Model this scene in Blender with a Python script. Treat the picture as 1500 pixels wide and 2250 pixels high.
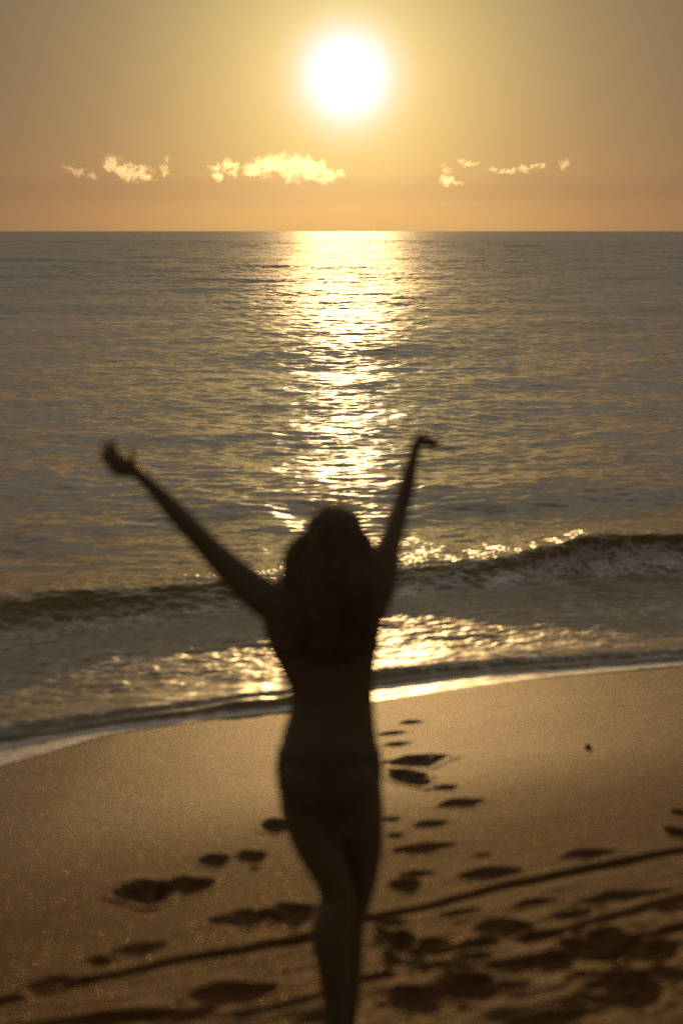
import bpy, bmesh, math, random
import numpy as np
from mathutils import Vector

for o in list(bpy.data.objects):
    bpy.data.objects.remove(o)
SC = bpy.context.scene
COL = SC.collection
R = math.radians

# ------------------------------------------------------------------ camera
CAM_H = 3.2
PITCH = R(11.17)
cam_data = bpy.data.cameras.new('camera')
cam_data.sensor_fit = 'VERTICAL'
cam_data.sensor_height = 36.0
cam_data.sensor_width = 24.0
cam_data.lens = 50.0
cam_data.clip_start = 0.1
cam_data.clip_end = 200000.0
cam_data.dof.use_dof = True
cam_data.dof.focus_distance = 45.0
cam_data.dof.aperture_fstop = 1.4
cam = bpy.data.objects.new('camera', cam_data)
cam.location = (0, 0, CAM_H)
cam.rotation_euler = (R(90) - PITCH, 0, 0)
COL.objects.link(cam)
SC.camera = cam

# ------------------------------------------------------------------ sun, sky, exposure
SUN_EL = R(5.88)
SUN_AZ = R(0.2)
SUN_DIR = Vector((math.sin(SUN_AZ) * math.cos(SUN_EL), math.cos(SUN_AZ) * math.cos(SUN_EL), math.sin(SUN_EL)))
sun_data = bpy.data.lights.new('sun', 'SUN')
sun_data.energy = 3.9
sun_data.angle = R(0.5)
sun_data.color = (1.0, 0.61, 0.24)
sun = bpy.data.objects.new('sun', sun_data)
sun.rotation_euler = SUN_DIR.to_track_quat('Z', 'Y').to_euler()
sun.location = (0, 40, 30)
COL.objects.link(sun)

SC.view_settings.view_transform = 'Standard'
SC.view_settings.look = 'None'
SC.view_settings.exposure = -1.3
SC.view_settings.gamma = 1.0
SC.view_settings.use_curve_mapping = False


class NT:
    """small helper for writing node trees"""
    def __init__(self, tree):
        self.t = tree
        self.n = tree.nodes
        self.l = tree.links
        self.n.clear()

    def add(self, typ, ins=None, **props):
        nd = self.n.new(typ)
        for k, v in props.items():
            setattr(nd, k, v)
        for k, v in (ins or {}).items():
            if hasattr(v, 'is_output'):
                self.l.new(v, nd.inputs[k])
            else:
                nd.inputs[k].default_value = v
        return nd

    def math(self, op, a, b=0.0, c=0.0, clamp=False):
        return self.add('ShaderNodeMath', {0: a, 1: b, 2: c}, operation=op, use_clamp=clamp).outputs[0]

    def vmath(self, op, a, b=(0, 0, 0)):
        return self.add('ShaderNodeVectorMath', {0: a, 1: b}, operation=op)

    def mix(self, f, a, b, blend='MIX'):
        nd = self.add('ShaderNodeMix', data_type='RGBA', blend_type=blend)
        for k, v in ((0, f), (6, a), (7, b)):
            if hasattr(v, 'is_output'):
                self.l.new(v, nd.inputs[k])
            else:
                nd.inputs[k].default_value = v
        return nd.outputs[2]

    def noise(self, vec, scale, detail=3.0, rough=0.5, dist=0.0, typ='FBM'):
        return self.add('ShaderNodeTexNoise', {'Vector': vec, 'Scale': scale, 'Detail': detail, 'Roughness': rough, 'Distortion': dist}).outputs[0]

    def ramp(self, f, lo, hi, a=0.0, b=1.0):
        return self.add('ShaderNodeMapRange', {0: f, 1: lo, 2: hi, 3: a, 4: b}, interpolation_type='SMOOTHSTEP').outputs[0]


world = bpy.data.worlds.new('World')
SC.world = world
world.use_nodes = True
w = NT(world.node_tree)
wout = w.add('ShaderNodeOutputWorld')
sky = w.add('ShaderNodeTexSky', sky_type='NISHITA')
sky.sun_disc = False
sky.sun_elevation = SUN_EL
sky.sun_rotation = SUN_AZ
sky.altitude = 0.0
sky.air_density = 1.0
sky.dust_density = 1.0
sky.ozone_density = 1.0
wdir = w.vmath('NORMALIZE', w.add('ShaderNodeTexCoord').outputs['Generated']).outputs[0]
cosang = w.vmath('DOT_PRODUCT', wdir, tuple(SUN_DIR)).outputs['Value']
ang = w.math('MULTIPLY', w.math('ARCCOSINE', w.math('MINIMUM', cosang, 1.0)), 180 / math.pi)
core = w.math('EXPONENT', w.math('MULTIPLY', w.math('POWER', w.math('DIVIDE', ang, 1.50), 2.0), -1.0))
mid = w.math('EXPONENT', w.math('DIVIDE', ang, -4.9))
wide = w.math('EXPONENT', w.math('DIVIDE', ang, -24.0))


def scaled(col, f):
    return w.vmath('SCALE', col).outputs[0] if False else w.mix(1.0, col, w.add('ShaderNodeCombineColor', {0: f, 1: f, 2: f}).outputs[0], 'MULTIPLY')


EXPO = 2 ** 1.3          # the sky is described as it looks in the picture, before exposure
aure = w.mix(1.0, scaled((0.2 * EXPO, 0.5 * EXPO, 1.45 * EXPO, 1), core), scaled((1.10 * EXPO, 0.915 * EXPO, 0.288 * EXPO, 1), mid), 'ADD')
aure = w.mix(1.0, aure, (0.078 * EXPO, 0.061 * EXPO, 0.055 * EXPO, 1), 'ADD')
aure = w.mix(1.0, aure, scaled((0.032 * EXPO, 0.026 * EXPO, 0.017 * EXPO, 1), wide), 'ADD')
elev = w.math('MULTIPLY', w.math('ARCSINE', w.add('ShaderNodeSeparateXYZ', {0: wdir}).outputs[2]), 180 / math.pi)
high_glow = w.math('MULTIPLY', w.math('MULTIPLY', w.ramp(elev, 12.0, 26.0), w.ramp(elev, 75.0, 35.0)), w.ramp(cosang, -0.1, 0.85))     # glow added above the view on the sun's side to brighten the water
aure = w.mix(1.0, aure, scaled((0.34 * EXPO, 0.315 * EXPO, 0.265 * EXPO, 1), high_glow), 'ADD')
low = w.math('EXPONENT', w.math('DIVIDE', w.math('ABSOLUTE', elev), -4.0))
aure = w.mix(1.0, aure, scaled((0.0, 0.050 * EXPO, 0.0, 1), w.math('MULTIPLY', low, wide)), 'ADD')
tinted = w.mix(1.0, sky.outputs[0], (0.90, 0.44, 0.26, 1), 'MULTIPLY')
# flat far-off cloud bank low over the horizon
az = w.vmath('MULTIPLY', wdir, (14.0, 0.0, 110.0)).outputs[0]
bank_n = w.noise(az, 1.3, 4, 0.6)
bank = w.math('MULTIPLY', w.ramp(w.math('ADD', elev, w.math('MULTIPLY', bank_n, -1.1)), 0.1, 0.9), w.ramp(w.math('ADD', elev, w.math('MULTIPLY', bank_n, -0.9)), 1.85, 1.30))
bank = w.math('MULTIPLY', bank, 0.6)
aure = w.mix(bank, aure, w.mix(1.0, aure, (0.88, 0.86, 0.95, 1), 'MULTIPLY'))
tinted = w.mix(bank, tinted, w.mix(1.0, tinted, (0.84, 0.82, 0.95, 1), 'MULTIPLY'))
bg1 = w.add('ShaderNodeBackground', {'Color': tinted, 'Strength': 0.0135})
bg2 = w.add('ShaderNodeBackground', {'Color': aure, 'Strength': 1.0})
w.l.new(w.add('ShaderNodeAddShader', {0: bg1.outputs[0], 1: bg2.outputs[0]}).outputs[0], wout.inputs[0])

SC.cycles.use_denoising = False
SC.cycles.sample_clamp_direct = 9.0
SC.cycles.sample_clamp_indirect = 6.0
SC.cycles.max_bounces = 6
SC.cycles.volume_bounces = 6
SC.cycles.volume_step_rate = 1.0

# ------------------------------------------------------------------ geometry helpers
F_PX = 3125.0


def ray(px, py):
    x = (px - 750) / F_PX
    v = -(py - 1125) / F_PX
    return x, math.cos(PITCH) + v * math.sin(PITCH), -math.sin(PITCH) + v * math.cos(PITCH)


def smooth(a, b, x):
    t = np.clip((x - a) / (b - a), 0, 1)
    return t * t * (3 - 2 * t)


def hash2(ix, iy, seed):
    h = (ix.astype(np.int64) * 374761393 + iy.astype(np.int64) * 668265263 + seed * 982451653) & 0xFFFFFFFF
    h = ((h ^ (h >> 13)) * 1274126177) & 0xFFFFFFFF
    h = h ^ (h >> 16)
    return (h & 0xFFFFFF) / float(0xFFFFFF)


def vnoise(x, y, seed=0):
    ix = np.floor(x); iy = np.floor(y)
    fx = x - ix; fy = y - iy
    fx = fx * fx * fx * (fx * (fx * 6 - 15) + 10); fy = fy * fy * fy * (fy * (fy * 6 - 15) + 10)
    a = hash2(ix, iy, seed); b = hash2(ix + 1, iy, seed)
    c = hash2(ix, iy + 1, seed); d = hash2(ix + 1, iy + 1, seed)
    return (a + (b - a) * fx) * (1 - fy) + (c + (d - c) * fx) * fy


def fbm(x, y, octv=4, seed=0, gain=0.5):
    s = 0; amp = 1; tot = 0
    for k in range(octv):
        s = s + amp * vnoise(x, y, seed + k * 17)
        tot += amp
        amp *= gain; x = x * 2.03 + 11.7; y = y * 2.03 + 5.3
    return s / tot


def grid_mesh(name, X, Y, Z, attrs=None):
    nr, nc = X.shape
    me = bpy.data.meshes.new(name)
    co = np.stack([X, Y, Z], -1).reshape(-1, 3).astype(np.float32)
    idx = np.arange(nr * nc).reshape(nr, nc)
    q = np.stack([idx[:-1, :-1], idx[:-1, 1:], idx[1:, 1:], idx[1:, :-1]], -1).reshape(-1, 4)
    me.vertices.add(len(co)); me.vertices.foreach_set('co', co.ravel())
    me.loops.add(q.size); me.loops.foreach_set('vertex_index', q.ravel().astype(np.int32))
    me.polygons.add(len(q))
    me.polygons.foreach_set('loop_start', (np.arange(len(q)) * 4).astype(np.int32))
    me.polygons.foreach_set('use_smooth', np.ones(len(q), bool))
    me.update(calc_edges=True)
    for k, v in (attrs or {}).items():
        a = me.attributes.new(k, 'FLOAT', 'POINT')
        a.data.foreach_set('value', v.reshape(-1).astype(np.float32))
    return me


def link(name, me, mat=None, parent=None):
    o = bpy.data.objects.new(name, me)
    COL.objects.link(o)
    if mat:
        me.materials.clear(); me.materials.append(mat)
    if parent:
        o.parent = parent
    return o


def material(name):
    m = bpy.data.materials.new(name)
    m.use_nodes = True
    return m, NT(m.node_tree)


# ------------------------------------------------------------------ materials
# sand
m_sand, n = material('wet_sand')
out = n.add('ShaderNodeOutputMaterial')
pos = n.add('ShaderNodeTexCoord').outputs['Object']
wet = n.add('ShaderNodeAttribute', attribute_name='wet').outputs['Fac']
g1 = n.noise(pos, 3.0, 4, 0.6)
g2 = n.noise(pos, 60.0, 3, 0.7)
g3 = n.noise(pos, 420.0, 2, 0.7)
col = n.mix(n.ramp(g1, 0.3, 0.7), (0.122, 0.058, 0.014, 1), (0.155, 0.078, 0.022, 1))
col = n.mix(n.math('MULTIPLY', n.ramp(g3, 0.35, 0.7), 0.5), col, (0.075, 0.042, 0.016, 1))
col = n.mix(n.math('MULTIPLY', n.ramp(g2, 0.5, 0.75), 0.35), col, (0.21, 0.13, 0.06, 1))
vor = n.add('ShaderNodeTexVoronoi', {'Vector': pos, 'Scale': 300.0}, feature='F1')
vor2 = n.add('ShaderNodeTexVoronoi', {'Vector': pos, 'Scale': 240.0}, feature='F1')
glint = n.math('GREATER_THAN', n.add('ShaderNodeSeparateColor', {0: vor2.outputs['Color']}).outputs[2], 0.91)
bump = n.add('ShaderNodeBump', {'Strength': 0.55, 'Distance': 0.006, 'Height': n.math('ADD', n.math('MULTIPLY', g2, 0.5), n.math('MULTIPLY', g3, 0.35))})
# single grains lie at odd angles: each cell of the grain pattern tips the surface its own way
tip = n.vmath('MULTIPLY', n.vmath('SUBTRACT', vor2.outputs['Color'], (0.5, 0.5, 0.5)).outputs[0], (0.9, 0.9, 0.2)).outputs[0]
grain_n = n.vmath('NORMALIZE', n.vmath('ADD', bump.outputs[0], tip).outputs[0]).outputs[0]
rough = n.ramp(wet, 0.0, 1.0, 0.75, 0.60)
bs = n.add('ShaderNodeBsdfPrincipled', {'Base Color': col, 'Roughness': rough, 'Specular IOR Level': n.ramp(wet, 0.0, 1.0, 0.08, 0.24), 'Normal': bump.outputs[0]})
gl = n.add('ShaderNodeBsdfGlossy', {'Color': (0.42, 0.30, 0.16, 1), 'Roughness': 0.34, 'Normal': grain_n})
glint2 = n.math('GREATER_THAN', n.add('ShaderNodeSeparateColor', {0: vor2.outputs['Color']}).outputs[0], 0.992)
mixs = n.add('ShaderNodeMixShader', {0: n.math('MAXIMUM', n.math('MULTIPLY', glint, n.ramp(wet, 0.0, 1.0, 0.12, 0.20)), n.math('MULTIPLY', glint2, 0.45)), 1: bs.outputs[0], 2: gl.outputs[0]})
n.l.new(mixs.outputs[0], out.inputs[0])

# sea water with foam
m_sea, n = material('sea_water')
out = n.add('ShaderNodeOutputMaterial')
pos = n.add('ShaderNodeTexCoord').outputs['Object']
foam = n.add('ShaderNodeAttribute', attribute_name='foam').outputs['Fac']
shal = n.add('ShaderNodeAttribute', attribute_name='shallow').outputs['Fac']
st = n.vmath('MULTIPLY', pos, (0.55, 1.0, 1.0)).outputs[0]
slope = None
chop = n.math('ADD', 1.0, n.math('MULTIPLY', n.add('ShaderNodeAttribute', attribute_name='chop').outputs['Fac'], 0.4))
for sc_, amp in ((0.4, 0.14), (1.3, 0.24), (5.5, 0.40), (16.0, 0.34)):
    c = n.add('ShaderNodeTexNoise', {'Vector': st, 'Scale': sc_, 'Detail': 2.0, 'Roughness': 0.55, 'Distortion': 0.2}).outputs['Color']
    c = n.vmath('MULTIPLY', n.vmath('SUBTRACT', c, (0.5, 0.5, 0.5)).outputs[0], (amp * 0.75, amp, 0.0)).outputs[0]
    if sc_ < 10:      # where the sheet is too coarse to carry the short waves their slopes are added here
        c = n.mix(1.0, c, n.add('ShaderNodeCombineColor', {0: chop, 1: chop, 2: chop}).outputs[0], 'MULTIPLY')
    slope = c if slope is None else n.vmath('ADD', slope, c).outputs[0]
geo = n.add('ShaderNodeNewGeometry').outputs['Normal']
rip = n.vmath('NORMALIZE', n.vmath('ADD', geo, slope).outputs[0]).outputs[0]
base = n.mix(shal, (0.30, 0.295, 0.24, 1), (0.26, 0.21, 0.11, 1))
swl = n.add('ShaderNodeAttribute', attribute_name='swell').outputs['Fac']
base = n.mix(swl, base, (0.26, 0.205, 0.080, 1))
wat = n.add('ShaderNodeBsdfPrincipled', {'Base Color': base, 'Roughness': n.math('MINIMUM', n.math('ADD', n.ramp(shal, 0.985, 0.999, 0.085, 0.32), n.math('MULTIPLY', n.add('ShaderNodeAttribute', attribute_name='chop').outputs['Fac'], 0.13)), 0.42), 'IOR': 1.333, 'Normal': rip, 'Subsurface Weight': n.math('MULTIPLY', swl, 0.40), 'Subsurface Radius': (0.16, 0.13, 0.04), 'Subsurface Scale': 1.0})
lace = n.add('ShaderNodeTexVoronoi', {'Vector': n.vmath('ADD', st, n.vmath('SCALE', n.add('ShaderNodeTexNoise', {'Vector': pos, 'Scale': 3.0, 'Detail': 3.0}).outputs['Color']).outputs[0]).outputs[0], 'Scale': 5.0}, feature='DISTANCE_TO_EDGE').outputs[0]
lacy = n.ramp(lace, 0.0, 0.28, 1.0, 0.0)
fn = n.noise(st, 9.0, 5, 0.65, 0.5)
fm = n.ramp(n.math('ADD', n.math('ADD', foam, n.math('MULTIPLY', lacy, 0.28)), n.math('MULTIPLY', n.math('SUBTRACT', fn, 0.5), 1.1)), 0.50, 0.95)
fb = n.add('ShaderNodeBump', {'Strength': 0.7, 'Distance': 0.02, 'Height': n.noise(pos, 45.0, 4, 0.7)})
fo = n.add('ShaderNodeBsdfPrincipled', {'Base Color': (0.78, 0.73, 0.64, 1), 'Subsurface Weight': n.math('MULTIPLY', swl, 0.9), 'Subsurface Radius': (0.16, 0.14, 0.10), 'Subsurface Scale': 1.0, 'Roughness': 0.5, 'Specular IOR Level': 0.5, 'Coat Weight': 1.0, 'Coat Roughness': 0.33, 'Coat Normal': rip, 'Normal': fb.outputs[0]})
ms = n.add('ShaderNodeMixShader', {0: n.math('MULTIPLY', fm, 0.80), 1: wat.outputs[0], 2: fo.outputs[0]})
n.l.new(ms.outputs[0], out.inputs[0])


def simple(name, colour, rough=0.5, spec=0.3, noise_scale=40.0, var=0.25, bump_d=0.0005, stretch=(1, 1, 1), sheen=0.0):
    m, n = material(name)
    out = n.add('ShaderNodeOutputMaterial')
    p = n.vmath('MULTIPLY', n.add('ShaderNodeTexCoord').outputs['Object'], stretch).outputs[0]
    f = n.noise(p, noise_scale, 4, 0.6)
    dark = tuple(c * (1 - var) for c in colour) + (1,)
    lite = tuple(min(1, c * (1 + var)) for c in colour) + (1,)
    c = n.mix(n.ramp(f, 0.3, 0.7), dark, lite)
    b = n.add('ShaderNodeBump', {'Strength': 0.6, 'Distance': bump_d, 'Height': f})
    s = n.add('ShaderNodeBsdfPrincipled', {'Base Color': c, 'Roughness': rough, 'Specular IOR Level': spec, 'Sheen Weight': sheen, 'Sheen Roughness': 0.28, 'Sheen Tint': (1.0, 0.8, 0.55, 1), 'Normal': b.outputs[0]})
    n.l.new(s.outputs[0], out.inputs[0])
    return m


m_skin = simple('tanned_skin', (0.18, 0.140, 0.068), 0.48, 0.35, 60, 0.12, 0.0003, sheen=0.35)
m_hair = simple('dark_hair', (0.135, 0.105, 0.050), 0.7, 0.15, 90, 0.5, 0.004, (1.0, 1.0, 0.06), sheen=0.6)
m_cloth = simple('dark_swim_fabric', (0.135, 0.112, 0.060), 0.7, 0.2, 300, 0.2, 0.0003)
m_stone = simple('dark_pebble', (0.10, 0.065, 0.04), 0.6, 0.3, 80, 0.4, 0.001)

# ------------------------------------------------------------------ shore lines (world metres)
W_PTS = np.array([(-12, 4.3), (-4.5, 6.85), (-2.9, 7.45), (-2.04, 8.04), (-1.45, 8.61), (-0.9, 8.86), (-0.33, 9.05), (0.25, 9.24), (0.79, 9.5), (1.47, 9.76), (2.51, 10.05), (3.6, 10.4), (6, 11.3), (12, 13.8)])
B_PTS = np.array([(-12, 4.9), (-4.5, 7.6), (-3.0, 8.40), (-2.19, 8.67), (-1.34, 8.89), (-0.77, 9.14), (-0.34, 9.27), (0.0, 9.55), (0.26, 9.78), (0.83, 9.94), (1.68, 10.07), (2.57, 10.3), (3.6, 10.62), (6, 11.5), (12, 14.1)])
C_PTS = np.array([(-12, 9.2), (-4.5, 11.0), (-2.87, 11.56), (-1.96, 11.9), (-1.21, 12.22), (-0.3, 12.55), (0.55, 12.91), (1.29, 13.08), (1.99, 13.50), (2.47, 13.70), (2.96, 13.88), (3.44, 14.02), (4.5, 14.4), (12, 17.6)])


def curve(P, x):
    k = np.linspace(-12, 12, 961)
    v = np.interp(k, P[:, 0], P[:, 1])
    ker = np.hanning(15); ker /= ker.sum()
    vp = np.concatenate([np.full(7, v[0]), v, np.full(7, v[-1])])
    return np.interp(np.clip(x, -12, 12), k, np.convolve(vp, ker, 'valid'))


SLOPE = 0.14
COSN = 0.915


def sand_base(x, y):
    d = (y - curve(W_PTS, x)) * COSN                     # metres seaward of the waterline
    z = 0.06 - SLOPE * d
    up = 0.06 + SLOPE * 9.5
    z = np.where(d < -9.5, up + (-(d + 9.5)) * 0.02, z)   # berm behind the photographer levels out
    return np.maximum(z, -2.5 - 0.0005 * np.maximum(d, 0))


def on_sand(px, py):
    dx, dy, dz = ray(px, py)
    t0, t1 = 1.5, 14.0
    for _ in range(40):
        t = 0.5 * (t0 + t1)
        if CAM_H + dz * t > float(sand_base(np.array(dx * t), np.array(dy * t))):
            t0 = t
        else:
            t1 = t
    return dx * t, dy * t, CAM_H + dz * t


# ------------------------------------------------------------------ sand
xs = np.concatenate([-3.2 - np.geomspace(0.012, 1500, 60)[::-1], np.arange(-3.2, 3.2, 0.011), 3.2 + np.geomspace(0.012, 1500, 60)])
ys = np.concatenate([3.4 - np.geomspace(0.012, 400, 60)[::-1], np.arange(3.4, 10.6, 0.011), 10.6 + np.geomspace(0.012, 60, 30)])
SX, SY = np.meshgrid(xs, ys)
SZ = sand_base(SX, SY)
dsea = (SY - curve(W_PTS, SX)) * COSN
# smooth swash-washed upper face, trodden dry sand nearer the camera
trod = smooth(-3.1, -4.7, dsea)
ca, sa = math.cos(R(21)), math.sin(R(21))
U = SX * ca + SY * sa            # along the shore
V = -SX * sa + SY * ca           # across it
SZ = SZ + 0.012 * (fbm(U * 0.5, V * 0.9, 3, 5) - 0.5) + 0.0022 * (fbm(U * 7, V * 9, 3, 9) - 0.5)
SZ = SZ + trod * (0.056 * (fbm(U * 1.3, V * 5.0, 4, 21, 0.55) - 0.5) + 0.013 * (fbm(U * 8, V * 16, 3, 33) - 0.5))


def dent(px, py, wpx, hpx, k=0.34, tilt=14, lobes=1):
    """a footprint pressed into the sand: bowl with a raised rim"""
    global SZ
    x, y, z = on_sand(px, py)
    dist = math.sqrt(x * x + y * y + (CAM_H - z) ** 2)
    dep = math.asin((CAM_H - z) / dist) - 0.14
    rx = 0.5 * wpx / F_PX * dist
    ry = max(0.5 * hpx / F_PX * dist / math.sin(dep), 0.012)
    dep_m = min(max(k * ry, 0.008), 0.05)
    m = (np.abs(SX - x) < rx * 2.6 + 0.05) & (np.abs(SY - y) < ry * 2.6 + rx + 0.05)
    a = R(tilt)
    u = ((SX[m] - x) * math.cos(a) + (SY[m] - y) * math.sin(a)) / rx
    v = (-(SX[m] - x) * math.sin(a) + (SY[m] - y) * math.cos(a)) / ry
    wob = 0.55 * (fbm(SX[m] * 16, SY[m] * 16, 2, int(px)) - 0.5)
    v = v * (1 + 0.55 * u * u) + 0.35 * math.sin(px) * u * u
    r = np.sqrt(u * u + v * v) + wob
    bowl = np.exp(-(r / 0.95) ** 3)
    rim = np.exp(-((r - 1.32) / 0.26) ** 2)
    bowl = bowl * (0.72 + 0.56 * fbm(SX[m] * 24, SY[m] * 34, 3, int(py)))
    SZ[m] += -dep_m * bowl + 0.22 * dep_m * rim


PRINTS = [(605, 1815, 60, 26), (470, 1893, 64, 24), (550, 1884, 70, 22), (320, 1963, 112, 46), (408, 1950, 112, 34),
          (540, 2020, 140, 28), (640, 2012, 100, 40), (312, 2087, 116, 22), (232, 2110, 84, 20), (520, 2182, 160, 40),
          (900, 1587, 46, 7), (862, 1611, 56, 7), (873, 1635, 60, 8), (922, 1672, 120, 20), (902, 1710, 66, 34),
          (980, 1730, 50, 10), (1012, 1765, 96, 16), (945, 1811, 76, 13), (860, 1801, 44, 9), (928, 1866, 120, 18),
          (868, 1836, 40, 10), (912, 1922, 84, 15), (890, 1950, 64, 26), (1078, 1921, 124, 22), (1290, 1876, 110, 16),
          (1370, 1968, 160, 18), (1100, 2040, 110, 32), (955, 2082, 110, 30), (862, 2062, 66, 50), (1325, 2075, 150, 50),
          (1430, 2092, 120, 40), (1370, 2175, 170, 56), (930, 2200, 150, 50), (1030, 2172, 120, 60), (1492, 1830, 50, 22),
          (1495, 1785, 34, 14), (1480, 1995, 70, 20), (1200, 2240, 180, 26), (120, 2165, 150, 26), (880, 2110, 90, 34),
          (1230, 2120, 80, 18), (560, 1910, 24, 8), (1060, 1880, 40, 7), (430, 2240, 160, 26), (700, 2235, 120, 26), (1010, 2010, 90, 16), (1170, 1985, 90, 14), (1255, 2008, 100, 16), (1120, 2165, 120, 24), (1290, 2150, 110, 24), (1460, 2150, 110, 30), (850, 2030, 80, 24), (1040, 2105, 90, 20)]
for i, p in enumerate(PRINTS):
    dent(*p, tilt=10 + (i * 37 % 13))


def track(pts, half, depth):
    """a long drag mark: a shallow trench whose seaward lip stands up"""
    global SZ
    w3 = [on_sand(*p)[:2] for p in pts]
    P = np.array(w3)
    seg = np.linspace(0, 1, 60)
    t = np.linspace(0, 1, len(P))
    cx = np.interp(seg, t, P[:, 0]); cy = np.interp(seg, t, P[:, 1])
    yy = np.interp(SX, cx, cy)
    e0 = smooth(cx[0] - 0.10, cx[0] + 0.15, SX) * smooth(cx[-1] + 0.10, cx[-1] - 0.15, SX)
    e0 = e0 * (0.65 + 0.7 * fbm(SX * 3.1, SX * 0 + depth * 999, 2, 3))
    v = (SY - yy + 0.03 * (fbm(SX * 5, SY * 2, 2, 8) - 0.5)) / half
    m = (np.abs(v) < 4)
    SZ += np.where(m, e0 * (-depth * np.exp(-np.abs(v * 0.9) ** 2.0) + 0.55 * depth * np.exp(-((v - 1.7) / 0.7) ** 2)), 0)


track([(-150, 2245), (0, 2205), (130, 2172), (280, 2140), (400, 2110), (560, 2083), (690, 2058), (800, 2025), (950, 1993), (1100, 1950), (1300, 1908), (1500, 1868), (1650, 1840)], 0.027, 0.017)
track([(860, 2100), (980, 2085), (1150, 2062), (1260, 2042), (1340, 2020), (1430, 1990), (1560, 1960)], 0.032, 0.018)
track([(520, 2235), (700, 2190), (800, 2150), (950, 2128), (1100, 2120), (1300, 2085), (1500, 2040), (1600, 2010)], 0.025, 0.013)
track([(-100, 2290), (150, 2250), (400, 2228), (560, 2205)], 0.028, 0.015)
wet = smooth(-3.6, -1.2, dsea)
sand = link('beach_sand', grid_mesh('beach_sand', SX, SY, SZ, {'wet': wet}), m_sand)
sand['kind'] = 'structure'

# ------------------------------------------------------------------ sea
s_rows = [-0.25, -0.12, -0.04]
s = 0.0
while s < 60000:
    s_rows.append(s)
    d = s + 8.5
    g = 0.0017 if d < 130 else 0.0028 if d < 450 else 0.010 if d < 2000 else 0.03
    s += g * d
s_rows = np.array(s_rows)
uc = np.arange(-0.33, 0.33001, 0.0009)
ue = 0.33 + np.geomspace(0.0009, 2.2, 70)
us = np.concatenate([-ue[::-1], uc, ue])
S2, U2 = np.meshgrid(s_rows, us, indexing='ij')
WX = U2 * (np.maximum(S2, 0) + 9.2)
WY = curve(W_PTS, WX) + S2
DD = np.sqrt(WX ** 2 + WY ** 2)
cell = np.maximum(0.0009 * DD, np.gradient(s_rows)[:, None] * 1.0 + 0 * DD)
rng = np.random.RandomState(7)
Zw = np.zeros_like(WX)
lost = 0.0; allv = 0.0
off = smooth(1.6, 9.0, S2)          # open-water waves die out towards the beach
near = 1 - smooth(5.0, 30.0, S2)
for k in range(120):
    lam = math.exp(rng.uniform(math.log(0.18), math.log(14.0)))
    th = R(-90 + 14) + rng.normal(0, R(26 if lam > 3 else 40))   # travelling towards the beach
    kk = 2 * math.pi / lam
    steep = 0.0175 if lam < 1.3 else 0.0065 if lam < 4 else 0.006
    ph = rng.uniform(0, 6.283)
    res = smooth(2.2, 4.5, lam / cell)
    lost += steep ** 2 * (1 - res ** 2); allv += steep ** 2
    if res.max() == 0:
        continue
    A = steep / kk * res * (off if lam > 0.8 else np.maximum(off, 0.42 * smooth(0.05, 0.8, S2)))
    arg = kk * (math.cos(th) * WX + math.sin(th) * WY) + ph + 0.9 * math.sin(k) * np.sin(0.31 * WX + 0.17 * WY + k)
    sn = np.sin(arg)
    Zw += A * (np.exp(0.9 * sn) - 1.21) * 0.95
# patchiness: gusts and swell groups
gust = 0.45 + 1.2 * np.clip(1.6 * (0.40 * fbm(WX / 9, WY / 26, 3, 300) + 0.35 * fbm(WX / 38, WY / 130, 3, 310) + 0.25 * fbm(WX / 160, WY / 700, 3, 320)) - 0.3, 0, 1.2)
for k in range(7):
    lam = rng.uniform(5, 17)
    th = R(-90 + 12) + rng.normal(0, R(9))
    kk = 2 * math.pi / lam
    Zw += 0.0125 / kk * smooth(2.0, 4.0, lam / cell) * smooth(12, 40, S2) * np.exp(0.8 * np.sin(kk * (math.cos(th) * WX + math.sin(th) * WY) + rng.uniform(0, 6.28) + 1.2 * np.sin(0.11 * WX + k)))
for k in range(12):
    lam = rng.uniform(18, 70)
    th = R(-90 + 10) + rng.normal(0, R(16))
    kk = 2 * math.pi / lam
    Zw += 0.0055 / kk * np.clip(lam / (4 * cell) - 0.5, 0, 1) * smooth(10, 60, S2) * np.sin(kk * (math.cos(th) * WX + math.sin(th) * WY) + rng.uniform(0, 6.28))
grp = 0.65 + 0.7 * fbm(WX / 23 + 40, WY / 31, 3, 61)
Zw *= grp
for (hx, hy, sx, sy, amp) in [(-1.62, 16.1, 0.55, 0.35, 0.13), (2.7, 17.7, 1.3, 0.45, 0.15), (4.0, 17.2, 0.9, 0.4, 0.13), (-3.2, 14.9, 0.35, 0.28, 0.09), (-2.5, 15.4, 0.5, 0.3, 0.10),
                              (2.2, 16.6, 0.6, 0.3, 0.10), (-3.0, 22.5, 2.2, 0.8, 0.20), (3.5, 26.0, 3.0, 1.0, 0.20), (-5, 31, 4, 1.4, 0.25), (1, 38, 5, 1.6, 0.25), (8, 47, 7, 2, 0.2)]:
    yy = WY - 0.25 * (WX - hx) * (hy < 20) - hy
    face = np.where(yy < 0, np.exp(-(yy / sy) ** 2), np.exp(-(yy / (1.9 * sy)) ** 2))
    Zw += 0.42 * amp * face * np.exp(-((WX - hx) / sx) ** 2)

sand_here = sand_base(WX, WY)
# small crossing ripples in the wash zone
ua = WX * ca + WY * sa
va = -WX * sa + WY * ca
inner = smooth(0.25, 1.2, S2) * (1 - smooth(3.0, 7.0, S2))
Zw += inner * (0.030 * (fbm(ua * 1.3, va * 3.6, 4, 71, 0.52) - 0.5) + 0.017 * (fbm(ua * 10, va * 16, 3, 75) - 0.5))

# the uprush piles up behind its front and falls away towards the trough of the breaker
Zw += 0.066 * (1 - np.clip((S2 - 0.30) / 1.5, 0, 1)) * (0.8 + 0.4 * fbm(ua * 0.8, va * 1.1, 2, 79))

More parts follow.
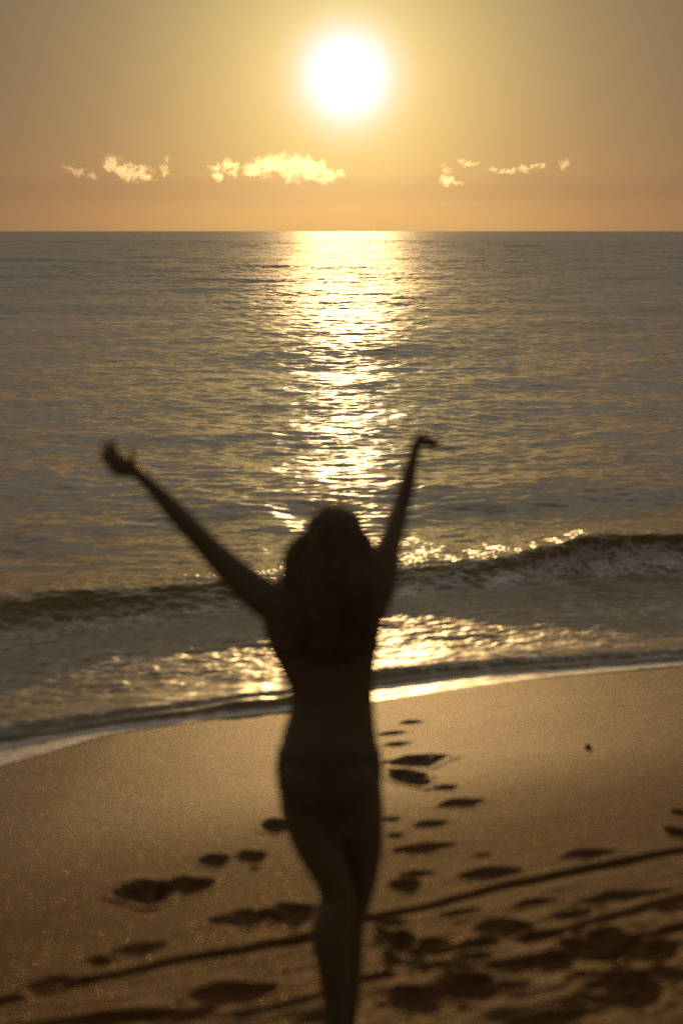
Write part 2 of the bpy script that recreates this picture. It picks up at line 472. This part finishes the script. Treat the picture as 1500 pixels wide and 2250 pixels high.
# breaker
cy = curve(C_PTS, WX) + 0.10 * (fbm(WX * 1.1, WX * 0, 3, 90) - 0.5)
v = WY - cy
Hc = np.interp(WX, [-8, -3.4, -2.6, -1.8, -1.0, 0.0, 0.6, 1.2, 1.8, 2.4, 3.0, 3.6, 6], [0.12, 0.15, 0.19, 0.17, 0.17, 0.12, 0.11, 0.13, 0.20, 0.27, 0.25, 0.25, 0.15])
Hc = 1.12 * Hc * (0.80 + 0.40 * fbm(WX * 2.0, WX * 0 + 3, 3, 95))
prof = np.where(v < 0, np.exp(-(np.abs(v) / 0.40) ** 2.0), np.exp(-(v / 1.0) ** 1.6))
Zb = Hc * prof
lump = 0.035 * (fbm(WX * 5, (WY + Zb * 3) * 5, 4, 99, 0.6) - 0.5) * prof * 1.6
Zw = Zw * (1 - 0.5 * prof) + Zb + lump
curl = np.clip(prof, 0, 1) ** 3 * np.interp(WX, [-3, -1, 0.5, 1.5, 2.6, 3.6], [0.05, 0.05, 0.05, 0.10, 0.20, 0.18])

# leading bore of the swash and the thin sheet running ahead of it
by = curve(B_PTS, WX) + 0.07 * (fbm(WX * 2.2, WX * 0 + 9, 3, 110) - 0.5)
bv = WY - by
Hb = np.interp(WX, [-4, -2, -1.0, -0.55, -0.3, 0.3, 1.2, 2.6, 5], [0.030, 0.030, 0.034, 0.062, 0.046, 0.027, 0.022, 0.018, 0.018]) * (0.75 + 0.5 * fbm(WX * 4, WX * 0 + 1, 2, 113))
bprof = np.where(bv < 0, np.exp(-(np.abs(bv) / 0.05) ** 2), np.exp(-(bv / 0.55) ** 1.5))
film = sand_here + 0.004 + 0.012 * smooth(0.0, 0.3, S2) + 0.004 * (fbm(ua * 8, va * 14, 2, 118) - 0.5) * smooth(0.02, 0.2, S2)
Zw = np.maximum(Zw * smooth(-0.03, 0.17, bv), film) + Hb * bprof * smooth(0.0, 0.06, S2)
Zw = np.where(S2 < 0, sand_here - 0.10 * (-S2 / 0.12), np.where(S2 < 0.02, sand_here + 0.003, Zw))
shallow = 1 - smooth(2.2, 16.0, S2)

wash = smooth(0.0, 0.3, bv) * (1 - smooth(2.2, 3.6, S2))
foam = 0.44 * wash * (0.30 + 0.9 * fbm(ua * 0.9, va * 2.6, 4, 130))
foam = np.maximum(foam, 0.62 * (1 - smooth(0.03, 0.10, S2)) * (S2 > 0))
foam = np.maximum(foam, 0.78 * (S2 > 0) * (bv < 0.0)) * (1 - 0.85 * np.exp(-((bv + 0.03) / 0.045) ** 2))
foam = np.maximum(foam, 0.45 * np.exp(-((bv - 0.12) / 0.10) ** 2))
foot = np.exp(-((v + 0.45) / 0.35) ** 2)
lip = np.exp(-((v - 0.02) / 0.12) ** 2)
side = np.interp(WX, [-3, -2, -1, 0.3, 1.0, 2.0, 3.4], [0.55, 0.55, 0.6, 0.85, 0.75, 0.9, 0.95])
lipf = np.interp(WX, [-3, -1.2, 0.3, 2.0], [0.15, 0.2, 0.35, 0.6])
foam = np.maximum(foam, side * np.maximum(0.72 * foot, 0.55 * lip * lipf) * (0.4 + 1.1 * fbm(WX * 2.3, WY * 4, 4, 140)))
foam = np.maximum(foam, 0.85 * side * lipf * np.exp(-((v + 0.18) / 0.26) ** 2) * smooth(0.45, 0.62, fbm(WX * 3.6 + 0.6 * Zw, WX * 0.4 + Zw * 4, 3, 151)))
foam = np.maximum(foam, 0.30 * (1 - smooth(3, 9, S2)) * smooth(0.5, 0.75, fbm(ua * 0.7, va * 2, 4, 160)) * (S2 > 0))
sea = link('sea_water', grid_mesh('sea_water', WX, WY - curl, Zw, {'foam': foam, 'shallow': shallow, 'chop': 3.4 * np.clip(lost / allv, 0, 1) ** 0.85 * smooth(6, 40, S2) * gust, 'swell': np.clip(prof * 1.3, 0, 1) * (Hc > 0.05)}), m_sea)
sea['kind'] = 'structure'

# ------------------------------------------------------------------ person
PY = 3.9


def pt(px, py, dy=0.0):
    dx, dyr, dz = ray(px, py)
    t = (PY + dy) / dyr
    return Vector((dx * t, PY + dy, CAM_H + dz * t))


def tube(bm, pts, seg=20):
    """closed loft through (centre, half width, half depth) rings; rings lie across the path"""
    pts = [(Vector(c), a, b) for c, a, b in pts]
    n_ = len(pts)
    rings = []
    xprev = None
    def ring(c, t, a, b):
        side = Vector((0, 1, 0)).cross(t)
        if side.length < 0.2:
            side = Vector((1, 0, 0))
        side.normalize()
        up = t.cross(side).normalized()
        return [bm.verts.new(c + side * (a * math.cos(2 * math.pi * k / seg)) + up * (b * math.sin(2 * math.pi * k / seg))) for k in range(seg)]
    tang = []
    for i in range(n_):
        a = pts[max(i - 1, 0)][0]; b = pts[min(i + 1, n_ - 1)][0]
        tang.append((b - a).normalized())
    c, a, b = pts[0]
    e = min(a, b)
    tip0 = bm.verts.new(c - tang[0] * e)
    rings.append(ring(c - tang[0] * e * 0.7, tang[0], a * 0.7, b * 0.7))
    for i in range(n_):
        rings.append(ring(pts[i][0], tang[i], pts[i][1], pts[i][2]))
    c, a, b = pts[-1]
    e = min(a, b)
    rings.append(ring(c + tang[-1] * e * 0.7, tang[-1], a * 0.7, b * 0.7))
    tip1 = bm.verts.new(c + tang[-1] * e)
    for i in range(len(rings) - 1):
        for k in range(seg):
            bm.faces.new((rings[i][k], rings[i][(k + 1) % seg], rings[i + 1][(k + 1) % seg], rings[i + 1][k]))
    for k in range(seg):
        bm.faces.new((tip0, rings[0][(k + 1) % seg], rings[0][k]))
        bm.faces.new((tip1, rings[-1][k], rings[-1][(k + 1) % seg]))


def spline(keys, sub=5):
    """Catmull-Rom through (centre, a, b) keys"""
    K = [np.array([*c, a, b]) for c, a, b in keys]
    K = [2 * K[0] - K[1]] + K + [2 * K[-1] - K[-2]]
    outp = []
    for i in range(1, len(K) - 2):
        for j in range(sub):
            t = j / sub
            p = 0.5 * ((2 * K[i]) + (-K[i - 1] + K[i + 1]) * t + (2 * K[i - 1] - 5 * K[i] + 4 * K[i + 1] - K[i + 2]) * t * t + (-K[i - 1] + 3 * K[i] - 3 * K[i + 1] + K[i + 2]) * t ** 3)
            outp.append(p)
    outp.append(K[-2])
    return [((p[0], p[1], p[2]), max(p[3], 0.004), max(p[4], 0.004)) for p in outp]


def ball(bm, c, r, rot=None):
    bmesh.ops.create_uvsphere(bm, u_segments=20, v_segments=14, radius=1.0)
    vs = bm.verts[-(20 * 13 + 2):] if False else [v for v in bm.verts if not v.tag]
    for v in vs:
        v.co = Vector((v.co.x * r[0], v.co.y * r[1], v.co.z * r[2]))
        if rot:
            v.co.rotate(rot)
        v.co += Vector(c)
    for v in bm.verts:
        v.tag = True


def tagged_tube(bm, keys, sub=5, seg=20):
    tube(bm, spline(keys, sub), seg)
    for v in bm.verts:
        v.tag = True


def fuse(bm, voxel, smooth_it, factor=0.5):
    me = bpy.data.meshes.new('tmp')
    bmesh.ops.recalc_face_normals(bm, faces=bm.faces)
    bm.to_mesh(me); bm.free()
    o = bpy.data.objects.new('tmp', me); COL.objects.link(o)
    r = o.modifiers.new('r', 'REMESH'); r.mode = 'VOXEL'; r.voxel_size = voxel; r.use_smooth_shade = True
    sm = o.modifiers.new('s', 'SMOOTH'); sm.factor = factor; sm.iterations = smooth_it
    dg = bpy.context.evaluated_depsgraph_get()
    res = bpy.data.meshes.new_from_object(o.evaluated_get(dg))
    bpy.data.objects.remove(o)
    res.polygons.foreach_set('use_smooth', np.ones(len(res.polygons), bool))
    return res


SCL = 1 / 800.0     # metres per photograph pixel at her distance
bm = bmesh.new()
def tk(px, py, wpx, depth, dy=0.0):
    return (pt(px, py, dy), wpx * 0.5 * SCL, depth)
# trunk, hips up to the base of the neck
tagged_tube(bm, [tk(724, 1790, 184, 0.085, 0.0), tk(726, 1740, 228, 0.100, 0.0), tk(723, 1690, 240, 0.104, 0.005), tk(724, 1630, 226, 0.094, 0.01), tk(729, 1570, 200, 0.082, 0.015),
                 tk(729, 1520, 194, 0.080, 0.02), tk(722, 1460, 224, 0.088, 0.02), tk(712, 1400, 264, 0.098, 0.02), tk(710, 1340, 280, 0.100, 0.015), tk(720, 1290, 230, 0.088, 0.01), tk(728, 1250, 130, 0.06, 0.01)])
# shoulder girdle
tagged_tube(bm, [tk(616, 1330, 70, 0.046, 0.01), tk(660, 1300, 100, 0.055, 0.01), tk(730, 1280, 110, 0.058, 0.005), tk(800, 1272, 100, 0.055, 0.02), tk(836, 1250, 66, 0.044, 0.04)])
# seat
ball(bm, pt(668, 1735, -0.055), (0.075, 0.070, 0.085))
ball(bm, pt(772, 1735, -0.055), (0.075, 0.070, 0.085))
# bust
ball(bm, pt(672, 1405, 0.105), (0.060, 0.055, 0.062))
ball(bm, pt(772, 1400, 0.105), (0.060, 0.055, 0.062))
# neck and head, tipped back a little
tagged_tube(bm, [tk(730, 1290, 70, 0.05, 0.0), tk(732, 1245, 64, 0.050, 0.01), tk(735, 1200, 66, 0.05, 0.02)])
HC = pt(735, 1185, 0.03)
ball(bm, HC, (0.072, 0.092, 0.088))
ball(bm, HC + Vector((0, 0.048, -0.050)), (0.056, 0.058, 0.060))       # jaw
ball(bm, HC + Vector((0, 0.090, -0.092)), (0.022, 0.018, 0.016))       # chin
tagged_tube(bm, [(HC + Vector((0, 0.092, 0.004)), 0.008, 0.008), (HC + Vector((0, 0.108, -0.022)), 0.011, 0.012), (HC + Vector((0, 0.106, -0.034)), 0.014, 0.010)], 4, 10)  # nose
tagged_tube(bm, [(HC + Vector((-0.022, 0.098, -0.062)), 0.005, 0.005), (HC + Vector((0, 0.106, -0.060)), 0.008, 0.008), (HC + Vector((0.022, 0.098, -0.062)), 0.005, 0.005)], 4, 10)  # lips
for sx in (-1, 1):
    ball(bm, HC + Vector((sx * 0.074, 0.0, -0.012)), (0.009, 0.018, 0.030))   # ears
    ball(bm, HC + Vector((sx * 0.030, 0.082, 0.010)), (0.020, 0.012, 0.007))  # brows
    ball(bm, HC + Vector((sx * 0.030, 0.084, -0.008)), (0.014, 0.010, 0.009)) # eyelids
    ball(bm, HC + Vector((sx * 0.036, 0.078, -0.032)), (0.020, 0.016, 0.014)) # cheeks


def arm(keys):
    tagged_tube(bm, keys, 6)


# left arm
arm([tk(655, 1350, 90, 0.050, 0.0), tk(606, 1327, 94, 0.050, 0.0), tk(566, 1302, 88, 0.046, 0.005), tk(520, 1263, 75, 0.041, 0.01), tk(478, 1222, 64, 0.037, 0.015), tk(440, 1182, 55, 0.034, 0.02),
     tk(405, 1144, 53, 0.033, 0.03), tk(365, 1101, 46, 0.028, 0.04), tk(330, 1065, 36, 0.022, 0.05), tk(304, 1040, 31, 0.018, 0.055)])
# right arm
arm([tk(806, 1340, 94, 0.050, 0.0), tk(834, 1270, 88, 0.048, 0.03), tk(852, 1210, 64, 0.042, 0.07), tk(866, 1165, 51, 0.038, 0.11), tk(879, 1120, 44, 0.034, 0.14),
     tk(889, 1085, 42, 0.032, 0.16), tk(898, 1045, 37, 0.027, 0.17), tk(907, 1008, 30, 0.020, 0.175), tk(911, 990, 28, 0.017, 0.178)])


def hand(palm, fingers, thumb):
    tagged_tube(bm, palm, 5, 18)
    for f in fingers:
        tagged_tube(bm, f, 4, 12)
    tagged_tube(bm, thumb, 4, 12)


def fin(*pts_, r=(0.0085, 0.0082, 0.0076, 0.0066)):
    return [(pt(x, y, d), r[i], r[i]) for i, (x, y, d) in enumerate(pts_)]


# left hand: opened, bent back at the wrist, fingers fanned up and out
hand([tk(304, 1040, 28, 0.016, 0.055), tk(284, 1030, 44, 0.015, 0.06), tk(262, 1022, 56, 0.013, 0.065), tk(249, 1014, 46, 0.011, 0.07)],
     [fin((252, 1030, .07), (236, 1020, .075), (227, 1009, .09), (221, 996, .105)),
      fin((249, 1022, .07), (236, 1006, .075), (229, 990, .09), (225, 974, .105)),
      fin((253, 1014, .07), (245, 996, .072), (240, 980, .085), (237, 965, .10)),
      fin((262, 1010, .07), (257, 994, .070), (253, 981, .08), (252, 969, .09), r=(0.0078, 0.0074, 0.0068, 0.006))],
     fin((286, 1024, .06), (292, 1010, .05), (292, 998, .045), (287, 987, .045), r=(0.011, 0.0100, 0.009, 0.0075)))
# right hand: flicked outwards, fingers pointing to the side
hand([tk(910, 990, 23, 0.014, 0.178), tk(914, 978, 30, 0.013, 0.182), tk(922, 972, 34, 0.012, 0.19), tk(932, 970, 26, 0.011, 0.20)],
     [fin((928, 961, .19), (942, 962, .20), (953, 965, .205), (962, 971, .21)),
      fin((930, 967, .20), (946, 967, .215), (958, 969, .22), (968, 974, .225)),
      fin((930, 973, .205), (945, 973, .22), (956, 976, .225), (964, 981, .23)),
      fin((926, 978, .21), (938, 980, .22), (946, 983, .225), (952, 988, .23), r=(0.0078, 0.0074, 0.0068, 0.006))],
     fin((912, 980, .175), (914, 966, .165), (922, 956, .165), (932, 952, .17), r=(0.0105, 0.0098, 0.0088, 0.0072)))
# legs: left one a little nearer the camera, knees together
tagged_tube(bm, [tk(668, 1720, 124, 0.090, -0.01), tk(678, 1790, 124, 0.088, -0.02), tk(700, 1860, 108, 0.076, -0.03), tk(726, 1920, 88, 0.064, -0.035), tk(741, 1968, 82, 0.054, -0.035),
                 tk(732, 2015, 90, 0.056, -0.05), tk(726, 2060, 92, 0.058, -0.055), tk(730, 2115, 80, 0.052, -0.05), tk(736, 2180, 66, 0.040, -0.04), tk(736, 2240, 56, 0.033, -0.035), tk(738, 2285, 52, 0.036, -0.035)], 6, 24)
tagged_tube(bm, [tk(780, 1720, 126, 0.090, 0.02), tk(786, 1790, 122, 0.088, 0.03), tk(792, 1860, 108, 0.076, 0.06), tk(790, 1920, 90, 0.064, 0.085), tk(782, 1968, 80, 0.054, 0.10),
                 tk(766, 2015, 86, 0.056, 0.09), tk(760, 2060, 88, 0.058, 0.085), tk(762, 2115, 78, 0.052, 0.08), tk(764, 2180, 62, 0.040, 0.075), tk(760, 2235, 54, 0.033, 0.075), tk(758, 2265, 50, 0.036, 0.075)], 6, 24)
FEET = []
for (px, py, d, sx) in ((742, 2295, -0.035, -1), (757, 2274, 0.075, 1)):
    a = pt(px, py, d)
    zg = float(sand_base(np.array(a.x), np.array(a.y)))
    zt = float(sand_base(np.array(a.x), np.array(a.y + 0.16)))
    bx = a.x + sx * 0.014
    tagged_tube(bm, [((bx, a.y - 0.035, zg + 0.030), 0.030, 0.030), ((bx + sx * 0.004, a.y + 0.03, zg + 0.036), 0.032, 0.036), ((bx + sx * 0.010, a.y + 0.10, zg + 0.014), 0.040, 0.024), ((bx + sx * 0.012, a.y + 0.155, zt + 0.014), 0.042, 0.014)], 5, 18)
    tagged_tube(bm, [(a + Vector((0, 0, 0.02)), 0.028, 0.032), ((bx, a.y - 0.005, zg + 0.04), 0.030, 0.036)], 4, 16)
    for j in range(5):
        tx = bx + sx * (-0.016 + j * 0.0155)
        L = (0.030, 0.026, 0.022, 0.016, 0.010)[j]
        rr = (0.0115, 0.0085, 0.008, 0.0078, 0.0075)[j]
        tagged_tube(bm, [((tx, a.y + 0.165 - j * 0.006, zt + 0.010), rr, rr), ((tx, a.y + 0.165 - j * 0.006 + L, zt + 0.006), rr * 0.9, rr * 0.85)], 4, 10)
body = fuse(bm, 0.0042, 10)
person = link('person', body, m_skin)
person['label'] = 'woman in dark swimwear standing on the sand with both arms flung up towards the sun'
person['category'] = 'person'


# hair: falls from the crown over the upper back
bm = bmesh.new()
tagged_tube(bm, [tk(728, 1158, 96, 0.080, 0.02), tk(735, 1180, 140, 0.098, 0.012), tk(735, 1210, 160, 0.090, -0.012), tk(731, 1245, 188, 0.075, -0.045), tk(728, 1285, 206, 0.058, -0.075),
                 tk(728, 1330, 204, 0.046, -0.090), tk(727, 1375, 190, 0.036, -0.095), tk(729, 1420, 150, 0.026, -0.092), tk(733, 1450, 96, 0.014, -0.088)], 6, 30)
ball(bm, HC + Vector((0.0, -0.012, 0.020)), (0.086, 0.098, 0.086))
tagged_tube(bm, [tk(672, 1180, 40, 0.05, 0.0), tk(653, 1212, 48, 0.05, -0.02), tk(640, 1248, 44, 0.04, -0.04), tk(644, 1300, 46, 0.035, -0.055), tk(664, 1360, 40, 0.028, -0.075)], 5, 16)
tagged_tube(bm, [tk(798, 1180, 40, 0.05, 0.0), tk(808, 1215, 40, 0.05, -0.02), tk(812, 1260, 40, 0.04, -0.04), tk(806, 1310, 40, 0.03, -0.06), tk(796, 1370, 34, 0.025, -0.08)], 5, 16)
hair_me = fuse(bm, 0.005, 6)
co = np.empty(len(hair_me.vertices) * 3); hair_me.vertices.foreach_get('co', co); co = co.reshape(-1, 3)
nr = np.empty(len(hair_me.vertices) * 3); hair_me.vertex_normals.foreach_get('vector', nr); nr = nr.reshape(-1, 3)
an = np.arctan2(co[:, 0] - HC.x, -(co[:, 1] - HC.y - 0.2))
st_ = (fbm(an * 16 + 3, co[:, 2] * 2.5, 3, 200) - 0.5) * 0.022 + (fbm(an * 60, co[:, 2] * 5, 2, 210) - 0.5) * 0.008
# leave the face open
face = np.exp(-(((co[:, 0] - HC.x) / 0.062) ** 2 + ((co[:, 2] - HC.z + 0.035) / 0.085) ** 2) ** 2) * (co[:, 1] > HC.y)
co = co + nr * st_[:, None]
co[:, 1] = np.where(face > 0, co[:, 1] * (1 - face) + face * np.minimum(co[:, 1], HC.y + 0.03), co[:, 1])
hair_me.vertices.foreach_set('co', co.ravel()); hair_me.update()
link('hair', hair_me, m_hair, person)

def garment(name, keep, thick=0.004):
    """cloth lying on the body: the body's own faces lifted a few millimetres and given thickness"""
    bm2 = bmesh.new(); bm2.from_mesh(body)
    bm2.normal_update()
    drop = [f for f in bm2.faces if not keep(f.calc_center_median())]
    nrm = {v: v.normal.copy() for v in bm2.verts}
    bmesh.ops.delete(bm2, geom=drop, context='FACES')
    for v in bm2.verts:
        v.co += nrm.get(v, v.normal) * 0.002
    bmesh.ops.smooth_vert(bm2, verts=[v for v in bm2.verts if v.is_boundary], factor=0.5, use_axis_x=True, use_axis_y=True, use_axis_z=True)
    bmesh.ops.solidify(bm2, geom=bm2.faces[:], thickness=-thick)
    me = bpy.data.meshes.new(name); bm2.to_mesh(me); bm2.free()
    me.polygons.foreach_set('use_smooth', np.ones(len(me.polygons), bool))
    return link(name, me, m_cloth, person)


zt_ = pt(720, 1640).z
zc_ = pt(720, 1800).z
xm = pt(721, 1700).x
garment('bikini_bottom', lambda c: zc_ - 0.03 < c.z < zt_ + 0.012 * math.cos((c.x - xm) * 20) and c.z > zc_ - 0.02 + 0.115 * min(1.0, (abs(c.x - xm) / 0.115)) ** 0.8 + (0.03 if c.y < PY else 0.05) * (abs(c.x - xm) > 0.02))
zb_ = pt(720, 1400).z
garment('bikini_top', lambda c: abs(c.x - xm) < 0.145 and ((c.y > PY + 0.06 and abs(c.z - zb_) < 0.055) or abs(c.z - zb_ + 0.03) < 0.010))

# ------------------------------------------------------------------ pebble
x, y, z = on_sand(1290, 1642)
bm = bmesh.new()
bmesh.ops.create_icosphere(bm, subdivisions=3, radius=1.0)
for v in bm.verts:
    f = 1 + 0.25 * math.sin(3 * v.co.x + 1) * math.cos(2.3 * v.co.y) + 0.1 * math.sin(7 * v.co.z)
    v.co = Vector((v.co.x * 0.022 * f, v.co.y * 0.015 * f, v.co.z * 0.012 * f))
me = bpy.data.meshes.new('pebble'); bm.to_mesh(me); bm.free()
me.polygons.foreach_set('use_smooth', np.ones(len(me.polygons), bool))
pb = link('pebble', me, m_stone)
pb.location = (x, y, z + 0.006)
pb['label'] = 'small dark pebble alone on the smooth damp sand'
pb['category'] = 'pebble'

# ------------------------------------------------------------------ clouds
def cloud_material(blobs, thick):
    """vapour that thins out from the middle of each puff, torn by noise"""
    m, n = material('cloud_vapour')
    out = n.add('ShaderNodeOutputMaterial')
    tc = n.add('ShaderNodeTexCoord').outputs['Object']
    f = None
    for c, r in blobs:
        q = n.vmath('DIVIDE', n.vmath('SUBTRACT', tc, tuple(c)).outputs[0], tuple(r)).outputs[0]
        d = n.math('SUBTRACT', 1.0, n.vmath('LENGTH', q).outputs['Value'])
        f = d if f is None else n.math('SMOOTH_MAX', f, d, 0.2)
    big = n.noise(tc, 0.026, 5, 0.62, 0.6)
    den = n.ramp(n.math('ADD', f, n.math('MULTIPLY', n.math('SUBTRACT', big, 0.5), 5.0)), 0.18, 0.95, 0.0, 0.026 * thick)
    pv = n.add('ShaderNodeVolumePrincipled', {'Color': (1.0, 0.97, 0.92, 1), 'Density': den, 'Anisotropy': 0.78})
    n.l.new(pv.outputs[0], out.inputs['Volume'])
    return m


CD = 6000.0
CLOUDS = [
    ('broad sunlit cumulus cloud just below and left of the sun, largest of the row', [(560, 372, 28, 14), (590, 362, 34, 20), (625, 360, 34, 20), (655, 366, 40, 26), (690, 376, 34, 20), (722, 386, 26, 14)]),
    ('ragged cumulus tuft just left of the broadest sunlit cloud', [(478, 366, 18, 10), (500, 362, 20, 14), (475, 388, 16, 9), (508, 378, 14, 9)]),
    ('long sunlit cloud with a humped left end, second largest in the row', [(245, 358, 20, 18), (270, 372, 28, 18), (300, 382, 32, 14), (325, 388, 18, 9)]),
    ('slim upright wisp of cloud standing just right of the humped cloud', [(366, 350, 10, 9), (362, 366, 11, 11), (366, 380, 9, 9)]),
    ('thin slanting cloud streak at the left end of the row', [(155, 368, 16, 8), (175, 376, 18, 10), (200, 386, 16, 6)]),
    ('small upright cloud puff below and right of the sun', [(980, 376, 14, 12), (984, 394, 18, 11), (1000, 402, 14, 5)]),
    ('little slanting cloud scrap above and right of the upright puff', [(1016, 352, 12, 6), (1032, 360, 16, 6)]),
    ('thin flat strip of cloud right of the upright puff', [(1085, 371, 14, 5), (1112, 376, 20, 6)]),
    ('small lumpy cloud strip following the thin flat strip', [(1150, 369, 14, 8), (1175, 365, 18, 6)]),
    ('tiny lone cloud puff at the right end of the row', [(1241, 358, 12, 11), (1242, 351, 8, 7)]),
]
for i, (lab, blobs) in enumerate(CLOUDS):
    px0 = sum(b[0] for b in blobs) / len(blobs); py0 = sum(b[1] for b in blobs) / len(blobs)
    dist = CD + (i * 733 % 900)
    def cpt(px, py):
        dx, dy, dz = ray(px, py)
        t = dist / dy
        return Vector((dx * t, dist, CAM_H + dz * t))
    org = cpt(px0, py0)
    bm = bmesh.new()
    shape = []
    for (bx, by_, rx, ry) in blobs:
        s_ = dist / F_PX
        ball(bm, cpt(bx, by_) - org, (rx * s_ * 1.5, rx * s_ * 1.2, ry * s_ * 1.6))
        shape.append((cpt(bx, by_) - org, (rx * s_ * 1.08, rx * s_ * 0.9, ry * s_ * 1.15)))
    me = fuse(bm, 3.5, 3)
    c = link('cloud', me, cloud_material(shape, (0.62, 0.5, 0.36, 0.32, 0.22, 0.55, 0.4, 0.35, 0.35, 0.35)[i]))
    c.location = org
    c['label'] = lab; c['category'] = 'cloud'; c['group'] = 'small clouds in a row above the horizon'
